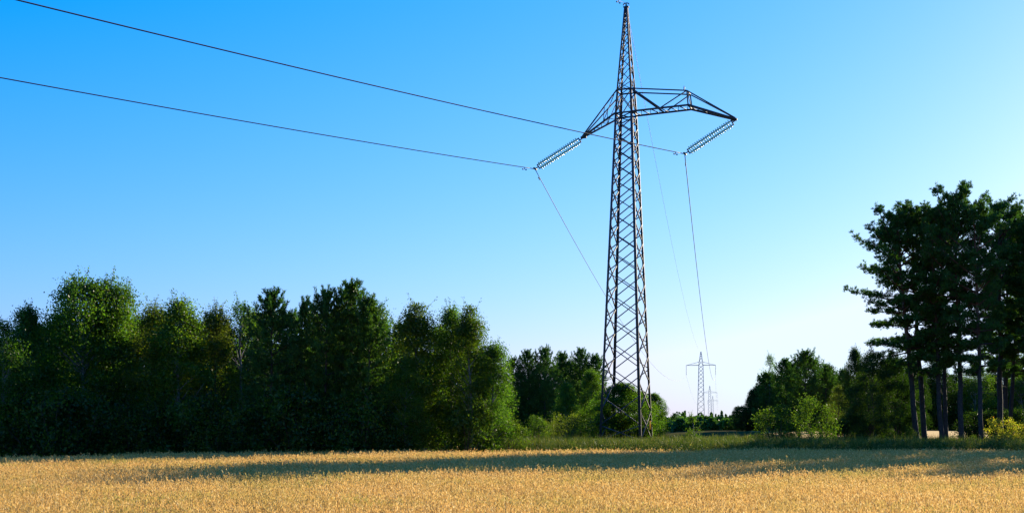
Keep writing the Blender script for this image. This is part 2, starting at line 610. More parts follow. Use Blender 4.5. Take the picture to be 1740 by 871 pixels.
def make_grass():
    rng = np.random.default_rng(8)
    g = Geo()

    def blades(x, y, hmean, hsd, wd, k, spread, bend):
        n = len(x)
        x = np.repeat(x, k) + rng.normal(0, spread, n * k)
        y = np.repeat(y, k) + rng.normal(0, spread, n * k)
        h = np.repeat(rng.normal(hmean, hsd, n), k) * rng.uniform(0.55, 1.15, n * k)
        h = np.clip(h, 0.08, None)
        a_ = rng.uniform(0, 2 * math.pi, n * k)
        d = np.stack([np.cos(a_), np.sin(a_), 0 * a_], -1)
        s_ = np.stack([-np.sin(a_), np.cos(a_), 0 * a_], -1)
        b = np.stack([x, y, ground_z(x, y) - 0.02], -1)
        bd = bend * rng.uniform(0.2, 1.2, n * k)
        m_ = b + d * (h * bd * 0.35)[:, None] + np.stack([0 * h, 0 * h, h * 0.62], -1)
        t_ = b + d * (h * bd)[:, None] + np.stack([0 * h, 0 * h, h], -1)
        ww = wd * rng.uniform(0.7, 1.3, n * k)[:, None]
        v = np.stack([b - s_ * ww, b + s_ * ww, m_ + s_ * ww * .8, m_ - s_ * ww * .8, t_], 1).reshape(-1, 3)
        i5 = np.arange(n * k)[:, None] * 5
        g.add(v, i5 + np.array([[3, 2, 4]]), i5 + np.array([[0, 1, 2, 3]]))

    def scatter(n, x0, x1, d0, d1):
        x = rng.uniform(x0, x1, n)
        y = edge(x) + rng.uniform(d0, d1, n)
        return x, y

    x, y = scatter(30000, -6, 42, 0.1, 14)
    blades(x, y, 0.40, 0.14, 0.009, 5, 0.08, 0.55)
    x, y = scatter(9000, -6, 42, 9, 40)
    k_ = (x < 23) | (y < 96)
    x, y = x[k_], y[k_]
    blades(x, y, 0.42, 0.13, 0.013, 5, 0.10, 0.5)
    x, y = scatter(8000, -45, -4, -0.5, 12)
    blades(x, y, 0.34, 0.1, 0.010, 5, 0.08, 0.5)
    # rank tussocks
    x, y = scatter(420, -5, 36, 1.0, 13)
    blades(x, y, 0.62, 0.16, 0.011, 26, 0.16, 0.5)
    # leafy weeds crowding the foot of the bank
    x, y = scatter(1500, 3, 42, 0.7, 4.2)
    for c_ in np.stack([x, y], -1):
        n_ = int(rng.integers(16, 34))
        h_ = rng.uniform(0.35, 0.75)
        q = np.stack([c_[0] + rng.normal(0, .16, n_), c_[1] + rng.normal(0, .16, n_), h_ * rng.random(n_) ** .8], -1)
        q[:, 2] += ground_z(q[:, 0], q[:, 1])
        leaves(g, q, 0.10, rng)
    # tall dry seed stems
    x, y = scatter(2600, -7, 40, 0.5, 16)
    blades(x, y, 0.78, 0.15, 0.006, 2, 0.05, 0.14)
    o = g.obj('grass', M['grass'])
    tag(o, 'rank green and straw-coloured grass on the bank behind the crop', None, None, 'stuff')


make_grass()


# ------------------------------------------------------------------ trees
def tufts(g, c, d, rng, blades=9, ln=0.28, wd=0.04, spread=0.65):
    n = len(c)
    c = np.repeat(c, blades, 0)
    d = np.repeat(d, blades, 0) + rnd_unit(rng, n * blades) * spread
    d /= np.linalg.norm(d, axis=1)[:, None] + 1e-9
    s = np.cross(d, rnd_unit(rng, n * blades))
    s /= np.linalg.norm(s, axis=1)[:, None] + 1e-9
    l = (ln * rng.uniform(0.7, 1.25, n * blades))[:, None]
    mid = c + d * l * 0.55
    v = np.stack([c, mid + s * wd * .5, c + d * l, mid - s * wd * .5], 1).reshape(-1, 3)
    g.add(v, None, np.arange(4 * n * blades).reshape(-1, 4))


def wob(rng, p, q, n, amp):
    p, q = np.asarray(p, float), np.asarray(q, float)
    t = np.linspace(0, 1, n)[:, None]
    pts = p + (q - p) * t
    off = rng.normal(0, amp, (n, 3))
    off[0] = 0
    off = np.cumsum(off, 0) * 0.5
    off -= off[-1] * t
    off[:, 2] *= 0.3
    return pts + off


def tree_birch(seed, H=10.0, rad=2.3, base=0.08, nclump=150, per=225, leaf=0.13, top=0.9, csz=0.44, droop=0.25, narrow=1.0, bark='birch_bark', leafm='birch_leaf', stems=1, dome=False):
    """deciduous tree with leaf clumps on real limbs"""
    rng = np.random.default_rng(seed)
    tr, cr = Geo(), Geo()
    trunk = wob(rng, (0, 0, -0.3), (rng.normal(0, .25), rng.normal(0, .25), H * 0.96), 12, H * 0.012)
    tr.tube(trunk, np.linspace(H * 0.0135, 0.018, 12) * np.where(np.arange(12) == 0, 1.3, 1), 8)
    for s_ in range(stems - 1):
        an = rng.uniform(0, 6.28)
        e_ = (math.cos(an) * rad * .45, math.sin(an) * rad * .45, H * rng.uniform(.7, .88))
        tr.tube(wob(rng, (math.cos(an) * .1, math.sin(an) * .1, -.2), e_, 9, H * .012), np.linspace(H * .01, .015, 9), 6)
    lob = [(rng.uniform(0, 6.28), rng.uniform(0.25, 0.95), rng.uniform(0.75, 1.3)) for _ in range(9)]
    cs = []
    tries = 0
    while len(cs) < nclump and tries < 20000:
        tries += 1
        t = rng.random() ** 0.9
        prof = (math.sin(math.pi * (0.10 + 0.90 * t) ** 0.80)) ** 0.62 * narrow
        if dome:
            prof = prof ** 0.6
        elif t > 0.86:
            prof *= 0.85
        th = rng.uniform(0, 2 * math.pi)
        m_ = 1.0
        for (la, lt, lm) in lob:
            da = abs((th - la + math.pi) % (2 * math.pi) - math.pi)
            if da < 0.8 and abs(t - lt) < 0.16:
                m_ *= lm
        r = rad * prof * m_ * rng.uniform(0.25, 1.0) ** 0.55
        z = H * (base + (top + 0.08 - base) * t)
        cs.append((math.cos(th) * r, math.sin(th) * r, z))
    cs = np.array(cs)
    zt = np.interp(cs[:, 2], trunk[:, 2], np.arange(12))
    cs[:, 0] += np.interp(zt, np.arange(12), trunk[:, 0])
    cs[:, 1] += np.interp(zt, np.arange(12), trunk[:, 1])
    for i, c in enumerate(cs):
        if i % 3 == 0:
            rr = math.hypot(c[0], c[1])
            z0 = max(H * 0.06, c[2] - rr * rng.uniform(0.6, 1.1) - 0.3)
            k = np.interp(z0, trunk[:, 2], np.arange(12))
            p0 = np.array([np.interp(k, np.arange(12), trunk[:, a_]) for a_ in range(3)])
            pts = wob(rng, p0, c, 6, 0.07)
            tr.tube(pts, np.linspace(0.028 + 0.012 * rr, 0.008, 6), 5, False)
        n = int(per * rng.uniform(0.5, 1.4))
        sz = csz * rng.uniform(0.6, 1.35)
        q = np.clip(rng.normal(0, 1, (n, 3)), -1.7, 1.7) * np.array([sz, sz, sz * 0.72])
        q[:, 2] -= droop * np.hypot(q[:, 0], q[:, 1])
        leaves(cr, c + q, leaf, rng)
    # loose sprays on the top
    for _ in range(14):
        c = cs[np.argsort(cs[:, 2])[-rng.integers(1, min(30, len(cs)))]]
        d = np.array([rng.normal(0, .35), rng.normal(0, .35), 1.0])
        L = rng.uniform(0.5, 1.1)
        tt = rng.random((34, 1))
        leaves(cr, c + d * L * tt + rng.normal(0, 0.07, (34, 3)), leaf * 0.85, rng)
        tr.tube([tuple(c), tuple(c + d * L)], [0.012, 0.004], 4, False)
    return tr, cr, bark, leafm, H


def tree_pine_tall(seed, H=19.0, crown=0.42, reach=3.9, nwh=15):
    """tall Scots pine: long bare trunk, flat pads of needles on spreading limbs"""
    rng = np.random.default_rng(seed)
    tr, cr = Geo(), Geo()
    trunk = wob(rng, (0, 0, -0.4), (rng.normal(0, .5), rng.normal(0, .5), H * 0.965), 16, 0.10)
    rad = np.interp(np.linspace(0, 1, 16), [0, 0.04, 0.4, 0.8, 1], [0.32, 0.24, 0.185, 0.11, 0.03])
    tr.tube(trunk, rad, 10)

    def on(z):
        return np.array([np.interp(z, trunk[:, 2], trunk[:, a_]) for a_ in range(3)])

    C_, D_ = [], []
    for i in range(nwh):
        t = i / (nwh - 1)
        z = H * (crown + (0.97 - crown) * t)
        prof = np.interp(t, [0, 0.2, 0.5, 0.78, 1], [0.72, 0.98, 1.0, 0.86, 0.34])
        nb = rng.integers(4, 7)
        a0 = rng.uniform(0, 6.28)
        for k in range(nb):
            L = reach * prof * rng.uniform(0.55, 1.15)
            an = a0 + k * 6.283 / nb + rng.normal(0, .3)
            p0 = on(z + rng.normal(0, .25))
            rise = np.interp(t, [0, .5, 1], [-0.12, 0.25, 1.0]) + rng.normal(0, .17)
            d = np.array([math.cos(an), math.sin(an), rise])
            q = p0 + d * L
            n_ = 7
            br = wob(rng, p0, q, n_, 0.10)
            br[:, 2] += np.linspace(0, 1, n_) ** 2 * L * 0.12
            tr.tube(br, np.linspace(0.035 + 0.014 * L, 0.012, n_), 5, False)
            nt_ = int(7 + L * 4.2)
            for j in range(nt_):
                u = rng.uniform(0.32, 1.0)
                b = np.array([np.interp(u, np.linspace(0, 1, n_), br[:, a_]) for a_ in range(3)])
                side = rng.choice([-1, 1])
                sp = L * 0.34 * (1.15 - u * 0.75) * rng.uniform(0.3, 1)
                dv = np.array([math.cos(an) * .6 - side * math.sin(an), math.sin(an) * .6 + side * math.cos(an), 0.25 + rng.normal(0, .25)])
                e_ = b + dv * sp
                if j % 2 == 0:
                    tr.tube([tuple(b), tuple(e_)], [0.014, 0.005], 3, False)
                m_ = 5
                tt = rng.uniform(0.35, 1.0, m_)
                cc = b + (e_ - b) * tt[:, None] + rng.normal(0, 0.13, (m_, 3)) * np.array([1, 1, .9])
                C_.append(cc)
                dd = np.tile(dv * 0.45 + np.array([0, 0, .75]), (m_, 1))
                D_.append(dd)
    # upright candles of the top
    for _ in range(44):
        an, r = rng.uniform(0, 6.28), rng.uniform(0, 1.7)
        b = on(H * 0.93) + np.array([math.cos(an) * r, math.sin(an) * r, (0.55 - r * .55) + rng.normal(0, .2)])
        hh = rng.uniform(0.5, 1.0)
        m_ = 7
        C_.append(b + np.stack([0 * np.arange(m_), 0 * np.arange(m_), np.linspace(0, hh, m_)], -1))
        D_.append(np.tile([math.cos(an) * .2, math.sin(an) * .2, .8], (m_, 1)))
    # dead snags below the crown
    for _ in range(9):
        z = H * rng.uniform(0.2, crown)
        an = rng.uniform(0, 6.28)
        p0 = on(z)
        L = rng.uniform(0.4, 1.8)
        tr.tube(wob(rng, p0, p0 + np.array([math.cos(an), math.sin(an), rng.uniform(-.2, .4)]) * L, 5, 0.05), np.linspace(0.035, 0.01, 5), 4, False)
    tufts(cr, np.vstack(C_), np.vstack(D_), rng, 11, 0.26, 0.042, 0.8)
    return tr, cr, 'tall_bark', 'pine_needle', H


def tree_pine_young(seed, H=11.0, base=0.10, reach=2.4, nwh=15, top_sharp=1.0):
    """bushy young pine: whorls to the ground, upright candles on top"""
    rng = np.random.default_rng(seed)
    tr, cr = Geo(), Geo()
    trunk = wob(rng, (0, 0, -0.3), (rng.normal(0, .15), rng.normal(0, .15), H * 0.97), 12, 0.04)
    tr.tube(trunk, np.linspace(0.15, 0.02, 12), 8)
    C_, D_ = [], []
    for i in range(nwh):
        t = i / (nwh - 1)
        z = H * (base + (0.95 - base) * t)
        prof = np.interp(t, [0, 0.15, 0.5, 0.8, 1], [0.85, 1.0, 0.92, 0.62, 0.15 / top_sharp])
        a0 = rng.uniform(0, 6.28)
        nb = rng.integers(5, 8)
        for k in range(nb):
            L = reach * prof * rng.uniform(0.65, 1.15)
            an = a0 + k * 6.283 / nb + rng.normal(0, .25)
            p0 = np.array([np.interp(z, trunk[:, 2], trunk[:, a_]) for a_ in range(3)])
            d = np.array([math.cos(an), math.sin(an), np.interp(t, [0, .6, 1], [0.12, 0.42, 1.3]) + rng.normal(0, .08)])
            q = p0 + d * L
            tr.tube([tuple(p0), tuple((p0 + q) / 2 - np.array([0, 0, .06])), tuple(q)], [0.03, 0.02, 0.008], 4, False)
            m_ = int(12 + 17 * L)
            tt = rng.uniform(0.3, 1.0, m_)
            cc = p0 + (q - p0) * tt[:, None] + rng.normal(0, 0.16, (m_, 3)) * (0.5 + L * .35)
            C_.append(cc)
            D_.append(np.tile(d * 0.4 + np.array([0, 0, .7]), (m_, 1)))
            # candle at the branch end
            hh = rng.uniform(0.25, 0.55)
            C_.append(q + np.stack([d[0] * .15 * np.linspace(0, 1, 5), d[1] * .15 * np.linspace(0, 1, 5), np.linspace(0, hh, 5)], -1))
            D_.append(np.tile([d[0] * .25, d[1] * .25, .9], (5, 1)))
    # leaders
    for _ in range(5):
        an, r = rng.uniform(0, 6.28), rng.uniform(0.0, 0.55)
        b = trunk[-1] + np.array([math.cos(an) * r, math.sin(an) * r, -r * 1.1 - 0.3])
        m_ = 9
        C_.append(b + np.stack([0 * np.arange(m_), 0 * np.arange(m_), np.linspace(0, 0.75, m_)], -1))
        D_.append(np.tile([0, 0, .9], (m_, 1)))
    tufts(cr, np.vstack(C_), np.vstack(D_), rng, 11, 0.25, 0.042, 0.7)
    return tr, cr, 'dark_bark', 'pine_needle', H


def shrub(seed, H=2.6, rad=1.6, nclump=46, per=95, leaf=0.11, leafm='bush_leaf', spiky=0.4):
    """many-stemmed bush with foliage to the ground"""
    rng = np.random.default_rng(seed)
    tr, cr = Geo(), Geo()
    for i in range(nclump):
        th = rng.uniform(0, 6.28)
        t = rng.random()
        r = rad * math.sqrt(max(0.02, 1 - (t - 0.25) ** 2 / 0.60)) * rng.uniform(0.15, 1.0) ** 0.6
        c = np.array([math.cos(th) * r, math.sin(th) * r, H * (0.10 + 0.80 * t)])
        if i % 2 == 0:
            p0 = np.array([math.cos(th) * .15, math.sin(th) * .15, -0.15])
            tr.tube(wob(rng, p0, c, 6, 0.06), np.linspace(0.028, 0.007, 6), 5, False)
        n = int(per * rng.uniform(0.5, 1.4))
        sz = rng.uniform(0.16, 0.32)
        leaves(cr, c + rng.normal(0, sz, (n, 3)) * np.array([1, 1, .8]), leaf, rng)
        if rng.random() < spiky:
            d = np.array([rng.normal(0, .3), rng.normal(0, .3), 1])
            L = rng.uniform(0.3, 0.75)
            tr.tube([tuple(c), tuple(c + d * L)], [0.01, 0.004], 4, False)
            leaves(cr, c + d * L * rng.random((30, 1)) + rng.normal(0, 0.05, (30, 3)), leaf * .9, rng)
    return tr, cr, 'dark_bark', leafm, H


PROTO = {}


def proto(key, name, made, trunk_name='trunk', crown_name='crown'):
    tr, cr, bark, leafm, H = made
    PROTO[key] = (name, tr.mesh(trunk_name, M[bark], True), cr.mesh(crown_name, M[leafm]), H, trunk_name, crown_name)


for i_ in range(4):
    proto('birch%d' % i_, 'birch_tree', tree_birch(20 + i_, 10, [2.3, 2.0, 2.5, 1.8][i_], [.12, .1, .14, .08][i_]))
proto('olive0', 'broadleaf_tree', tree_birch(31, 10, 2.2, .2, 120, 190, .128, leafm='olive_leaf', bark='dark_bark'))
proto('sparse0', 'birch_tree', tree_birch(35, 10, 1.5, .3, 60, 60, .12, csz=.36))
proto('spire0', 'birch_tree', tree_birch(36, 10, 1.75, .04, 150, 210, .12, narrow=.95, top=.93, csz=.36, leafm='bush_leaf'))
proto('broad0', 'broadleaf_tree', tree_birch(37, 10, 3.1, .03, 210, 230, .155, leafm='birch_leaf', bark='dark_bark', stems=3))
proto('dome0', 'birch_tree', tree_birch(38, 10, 2.35, .08, 190, 235, .128, dome=True))
proto('dome1', 'birch_tree', tree_birch(39, 10, 2.1, .08, 170, 235, .128, dome=True))
proto('dark0', 'broadleaf_tree', tree_birch(41, 10, 3.0, .02, 190, 240, .15, leafm='shade_tinted_leaf', bark='dark_bark', stems=3, dome=True))
proto('dark1', 'broadleaf_tree', tree_birch(42, 10, 2.5, .02, 170, 230, .145, leafm='shade_tinted_leaf', bark='dark_bark', stems=2))
for i_ in range(3):
    proto('tall%d' % i_, 'pine_tree', tree_pine_tall(50 + i_, 19, [.37, .40, .32][i_], [3.9, 3.1, 3.5][i_], [15, 12, 13][i_]))
proto('high0', 'pine_tree', tree_pine_tall(54, 19, .57, 3.6, 12))
for i_ in range(3):
    proto('young%d' % i_, 'pine_tree', tree_pine_young(60 + i_, 11, .08, [2.3, 2.7, 1.9][i_]))
proto('bush0', 'bush', shrub(70), 'stems', 'foliage')
proto('bush1', 'bush', shrub(71, 2.6, 1.4, 40, 90, .10, 'bush_leaf', .7), 'stems', 'foliage')
proto('bush_dark', 'bush', shrub(74, 2.6, 1.7, 60, 105, .12, 'shade_tinted_leaf', .3), 'stems', 'foliage')
proto('bush_olive', 'bush', shrub(72, 2.6, 1.7, 52, 100, .10, 'olive_leaf', .2), 'stems', 'foliage')
proto('bush_yellow', 'bush', shrub(73, 2.6, 1.7, 44, 80, .12, 'yellow_leaf', .6), 'stems', 'foliage')
proto('sapling', 'sapling', tree_birch(75, 3.2, .62, .05, 26, 60, .11, csz=.20), 'stem', 'foliage')

rng_place = random.Random(4)
FIRST = {}


def plant(key, px, Y, top_py, wide, label, cat=None, group=None, lean=(0, 0), rot=None, X=None, Hm=None):
    name, tme, cme, H, tn, cn = PROTO[key]
    x = (px - 870) / FOC * Y if X is None else X
    z = gz(x, Y)
    h = (CAM_Z + (HORIZON - top_py) / FOC * Y - z) if Hm is None else Hm
    s = h / H
    if key not in FIRST:
        root = empty(name)
        for n_, me in ((tn, tme), (cn, cme)):
            o = bpy.data.objects.new(n_, me)
            C.objects.link(o)
            o.parent = root
        FIRST[key] = root
    else:
        root = copy_thing(FIRST[key])
        if 'group' in root:
            del root['group']
    root.location = (x, Y, z)
    root.scale = (s * wide, s * wide, s)
    root.rotation_mode = 'ZYX'      # turn first, then lean
    root.rotation_euler = (R(lean[1]), R(lean[0]), rng_place.uniform(0, 6.28) if rot is None else rot)
    tag(root, label, cat or name.split('_')[0] if name in ('bush', 'sapling') else (cat or 'tree'), group)
    return root


G_FRONT = 'trees along the front of the dark wood'
# the wood on the photograph's left side: front row
plant('birch1', -45, 62, 548, 1.0, 'leafy tree cut off by the edge of the picture at the dark wood', None, G_FRONT)
plant('birch2', 12, 62, 545, .9, 'low rounded birch standing before the tall broad birch of the dark wood', None, G_FRONT)
plant('birch0', 52, 64, 526, .8, 'birch of middle height tucked against the tall broad birch', None, G_FRONT)
plant('dome0', 132, 66, 474, 1.0, 'tallest and broadest birch of the dark wood, dense sunlit top', None, G_FRONT)
plant('dome1', 194, 67.5, 479, .8, 'second tall birch, its lower twin crown beside the broadest birch', None, G_FRONT)
plant('olive0', 262, 66, 520, .9, 'olive-green tree with rounded top beside the twin tall birches', None, G_FRONT)
plant('birch3', 303, 65, 515, 1.1, 'birch with feathery top between two olive-green crowns', None, G_FRONT)
plant('olive0', 366, 67, 522, .8, 'loose olive-green crown with sky showing through its top', None, G_FRONT)
plant('sparse0', 402, 68, 512, 1.1, 'thin sparse birch whose bare twigs rise beside the first pine', None, G_FRONT)
plant('young0', 462, 65, 500, 1.0, 'bushy young pine with one upright candle top beside a sparse birch', None, G_FRONT)
plant('young2', 516, 66, 512, .62, 'slender young pine with a narrow bare leader between bushier pines', None, G_FRONT)
plant('young1', 553, 65.5, 498, .85, 'bushy pine with forked top leaning against the tallest young pine', None, G_FRONT)
plant('young0', 598, 66, 486, 1.0, 'tallest pine of the dark wood with several upright candles', None, G_FRONT)
plant('young2', 628, 65, 508, 1.0, 'lower pine on the sunny side of the tallest young pine', None, G_FRONT)
plant('sparse0', 655, 67, 522, 1.2, 'pale thin birch filling the gap between pines and sunlit birches', None, G_FRONT)
plant('spire0', 716, 65, 522, 1.15, 'broad sunlit birch with twiggy top, first of the bright trees', None, G_FRONT)
plant('birch3', 766, 66.5, 527, .85, 'narrow birch squeezed between two sunlit pointed birches', None, G_FRONT)
plant('spire0', 802, 65, 526, .95, 'pointed sunlit birch with a spire top near the end of the wood', None, G_FRONT)
plant('birch1', 835, 66, 582, .95, 'low sunlit birch that ends the wood, sloping to the pine group', None, G_FRONT)
plant('birch3', 690, 63.6, 610, 1.2, 'short bright-green birch in front of the broad sunlit birch', None, G_FRONT)
# deeper rows of the same wood
DEEP = 'shaded trees deeper inside the dark wood'
for i_, (px, py) in enumerate([(-20, 562), (60, 556), (110, 530), (170, 528), (230, 545), (285, 545), (335, 545), (385, 548), (430, 535), (490, 535), (540, 530), (580, 525), (640, 545), (690, 552), (740, 552), (785, 560), (820, 600)]):
    plant(['birch0', 'young1', 'birch2', 'dark1'][i_ % 4], px, 72 + (i_ * 37 % 7), py, 1.1, 'shaded tree standing behind the front row of the dark wood', None, DEEP)
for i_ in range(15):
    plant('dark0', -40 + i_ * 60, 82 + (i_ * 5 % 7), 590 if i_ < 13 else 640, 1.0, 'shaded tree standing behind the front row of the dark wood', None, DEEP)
UNDER = 'dark undergrowth bushes at the foot of the dark wood'
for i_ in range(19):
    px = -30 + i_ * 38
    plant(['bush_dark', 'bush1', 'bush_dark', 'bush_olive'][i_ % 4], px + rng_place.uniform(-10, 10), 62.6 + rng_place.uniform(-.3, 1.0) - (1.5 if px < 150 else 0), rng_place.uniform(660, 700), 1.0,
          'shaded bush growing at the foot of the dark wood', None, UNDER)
plant('bush1', 790, 64.3, 690, 1.0, 'light green bush under the pointed sunlit birch', None)
plant('bush0', 862, 67.5, 706, 1.0, 'low spreading green bush where the dark wood ends', None)

# pine group behind the field, beside the tower
PB = 'pines of the group behind the tower'
for px, py, k, wd, lab in [(872, 610, 'young1', .8, 'outer pine of the far group nearest the end of the sunlit birches'),
                           (898, 598, 'young0', .9, 'second pine of the far group with a ragged top'),
                           (926, 593, 'young1', .8, 'highest pine of the far group behind the olive bush'),
                           (954, 600, 'young2', 1.1, 'pine with narrow top in the middle of the far group'),
                           (985, 595, 'young0', .9, 'tall pine of the far group just before the tower leg'),
                           (1013, 604, 'young2', 1.2, 'pine of the far group partly behind the tower leg')]:
    plant(k, px, 128 + rng_place.uniform(-4, 4), py, wd, lab, None, PB)
for i_, px in enumerate([880, 915, 945, 975, 1000, 860]):
    plant('dark0', px, 138, [632, 616, 620, 614, 622, 660][i_], .8, 'shaded broadleaf tree filling in behind the far pine group', None, 'shaded trees behind the far pines')
plant('birch3', 962, 115, 652, 1.2, 'young sunlit birch before the far pines, above the olive bush', None)
plant('birch1', 1003, 118, 628, 1.1, 'taller sunlit birch before the far pines beside the tower leg', None)
plant('broad0', 1056, 96.5, 650, 1.75, 'dense green tree growing inside and behind the tower legs', None)
plant('broad0', 1086, 106, 664, 1.4, 'green tree directly behind the tower, seen through the lattice', None)
plant('broad0', 1112, 120, 668, 1.0, 'small rounded tree just beyond the tower beside open sky', None)
plant('young1', 1146, 165, 702, 1.2, 'low dark pine at the near end of the distant wood', None)
for px, py, lab in [(880, 738, 'low green clump in the verge beside the end of the dark wood'), (905, 746, 'flat green clump in the verge below the small round bush'), (985, 746, 'flat green clump in the verge below the olive-brown bush'), (1020, 744, 'low green clump at the outer tower leg')]:
    plant('bush1', px, 72 + px % 7, py, 1.6, lab)
plant('bush0', 912, 101, 704, .85, 'small round green bush before the far pines')
plant('bush_olive', 965, 99, 700, 1.1, 'round olive-brown bush in dry grass beside the tower')
plant('bush_olive', 935, 104, 712, .8, 'low dull bush between the green and the olive-brown bush')
plant('sapling', 1181, 92, 706, 1.3, 'slim green sapling standing in the grass below the distant tower', 'sapling')
plant('bush1', 1172, 90, 730, .7, 'low bush at the foot of the slim sapling')
plant('bush0', 1036, 95.5, 696, 1.3, 'dense low bush filling the foot of the tower')
plant('bush1', 1076, 96, 704, 1.2, 'leafy bush between the inner tower legs')
plant('bush1', 1096, 104, 722, 1.0, 'green bush at the foot of the tower behind its front leg')

# middle clump on the other side of the gap
MC = 'trees of the clump between the gap and the tall pines'
for px, py, Y, k, wd, lab in [(1254, 690, 150, 'dark0', .9, 'lowest dark tree where the clump slopes down to the gap'),
                              (1276, 662, 140, 'dark1', .8, 'dark rounded tree on the sloping side of the clump'),
                              (1302, 634, 132, 'young1', 1.0, 'dark tree on the shoulder of the clump under the thin birch'),
                              (1305, 602, 136, 'sparse0', .8, 'thin pale birch poking out of the shoulder of the clump'),
                              (1335, 612, 130, 'young0', 1.1, 'dark pine beside the thin pale birch of the clump'),
                              (1368, 598, 128, 'young1', 1.1, 'highest dark pine on top of the clump'),
                              (1403, 622, 130, 'young0', 1.1, 'pine on the far shoulder of the clump'),
                              (1432, 628, 134, 'young2', 1.2, 'small pine between the clump and the tall pines'),
                              (1425, 655, 122, 'olive0', 1.0, 'yellowing tree below the small pine beside the tall pines'),
                              (1452, 592, 104, 'dark1', .6, 'narrow dark tree top rising before the bushy dark tree')]:
    plant(k, px, Y, py, wd, lab, None, MC)
for i_, (px, py) in enumerate([(1262, 690), (1285, 658), (1312, 634), (1342, 616), (1374, 606), (1402, 620), (1428, 636), (1300, 668), (1350, 650), (1395, 655)]):
    plant(['dark0', 'dark1'][i_ % 2], px, 138 + i_ % 3 * 3, py, 1.1, 'shaded tree filling the middle of the dark clump', None, 'shaded trees inside the clump')
plant('bush0', 1322, 93, 686, 1.1, 'sunlit yellow-green bush before the dark clump')
plant('bush1', 1352, 95, 700, .9, 'lower green bush between two taller sunlit bushes')
plant('bush1', 1385, 89, 672, .85, 'tall twiggy sunlit bush on the bank before the dark clump', 'bush')
plant('dark0', 1482, 84, 598, .8, 'bushy dark tree with foliage to the ground beside the tall pines')
plant('dark0', 1522, 92, 606, .8, 'dark broadleaf tree behind the first leaning pine trunk')
plant('dark1', 1555, 110, 610, .7, 'shaded tree farther back between the leaning pine trunks')
plant('dark0', 1505, 112, 612, .8, 'shaded tree behind the bushy dark tree and the leaning pines')

# the tall pines
TP = 'tall pines at the field corner'
for px, py, Y, k, wd, lean, lab in [(1558, 352, 84, 'tall0', .98, (-4.5, 0), 'outermost tall pine leaning towards the tower, widest branches'),
                                    (1572, 350, 86, 'tall1', .95, (-4, 1), 'second leaning tall pine close behind the outermost one'),
                                    (1601, 344, 83, 'tall2', .85, (-2, 0), 'upright tall pine with twin dark trunk base beside golden stubble'),
                                    (1608, 372, 86, 'tall1', .8, (-1, 0), 'slimmer pine standing against the twin dark trunk'),
                                    (1634, 322, 82, 'tall0', .85, (-1, 0), 'highest of the tall pines with rounded lit top'),
                                    (1668, 340, 80, 'tall2', .8, (-1, 0), 'nearest tall pine with thick straight trunk before the bush'),
                                    (1700, 332, 87, 'tall1', .95, (0, 1), 'tall pine with double candle top above the yellow bush'),
                                    (1716, 372, 91, 'tall0', .8, (2, 0), 'tall pine with crooked trunk behind the yellow bush'),
                                    (1742, 366, 86, 'tall2', .8, (1, 0), 'tall pine cut through by the edge of the picture')]:
    plant(k, px, Y, py + 16, wd, lab, None, TP, lean)
plant('tall1', 1775, 83, 370, 1.0, 'tall pine standing outside the picture beside the last visible pine', None, TP)
plant('bush_yellow', 1702, 79, 708, 1.0, 'yellow-green bush with an orange spray among the pine trunks')
plant('bush_yellow', 1736, 80, 716, 1.0, 'yellow bush at the picture edge under the last pine')
plant('bush1', 1655, 80, 738, .9, 'low bush at the foot of the nearest tall pine')
for px, py, lab in [(1432, 712, 'low dark bush beside the pale stubble gap'), (1462, 700, 'dark bush under the bushy dark tree'), (1665, 700, 'dark bush behind the nearest thick pine trunk'), (1690, 698, 'tall dark bush behind the yellow-green bush'), (1725, 696, 'dark bush behind the crooked pine trunk'), (1505, 706, 'dark bush behind the foot of the first leaning pine'), (1540, 712, 'small dark bush between bushy tree and leaning pines')]:
    plant('bush_dark', px, 95 + px % 5, py, 1.3, lab)
plant('bush1', 1548, 83, 728, .9, 'low leafy bush at the foot of the outermost leaning pine')
BP = 'green trees beyond the tall pines'
for i_, (px, py) in enumerate([(1505, 628), (1535, 612), (1565, 632), (1595, 612), (1625, 635), (1655, 618), (1685, 640), (1712, 612), (1740, 625), (1768, 605), (1480, 622)]):
    plant(['dark1', 'dark0', 'birch2'][i_ % 3], px, 152 + (i_ * 29 % 12), py, 1.1, 'green tree across the stubble field beyond the pine trunks', None, BP)
for i_ in range(9):
    plant('dark0', 1470 + i_ * 37, 166 + i_ % 3 * 3, 650, 1.1, 'green tree across the stubble field beyond the pine trunks', None, BP)

# the pines further along the field edge: their shadow lies across the field
SH = 'pines along the field edge whose shadows cross the oats'
for x, y, h in [(43, 88, 18.5), (44, 98, 18.5), (54.5, 89, 18.5), (61, 88, 18.5), (48.5, 82.5, 17.5), (56, 83, 18), (67, 92, 18.5), (73, 97, 18.5), (59, 94, 19), (64, 99, 19), (69, 100, 19), (76, 105, 19), (84, 111, 19)]:
    plant(['tall0', 'tall1', 'tall2'][int(x) % 3], 0, y, 0, .95, 'pine standing outside the picture whose shadow falls on the oats', None, SH, (0, 0), None, x, h)
for x, y, h in [(50, 92.5, 19.3), (56.5, 99.5, 19.5)]:
    plant('high0', 0, y, 0, .95, 'pine standing outside the picture whose shadow falls on the oats', None, SH, (0, 0), None, x, h)


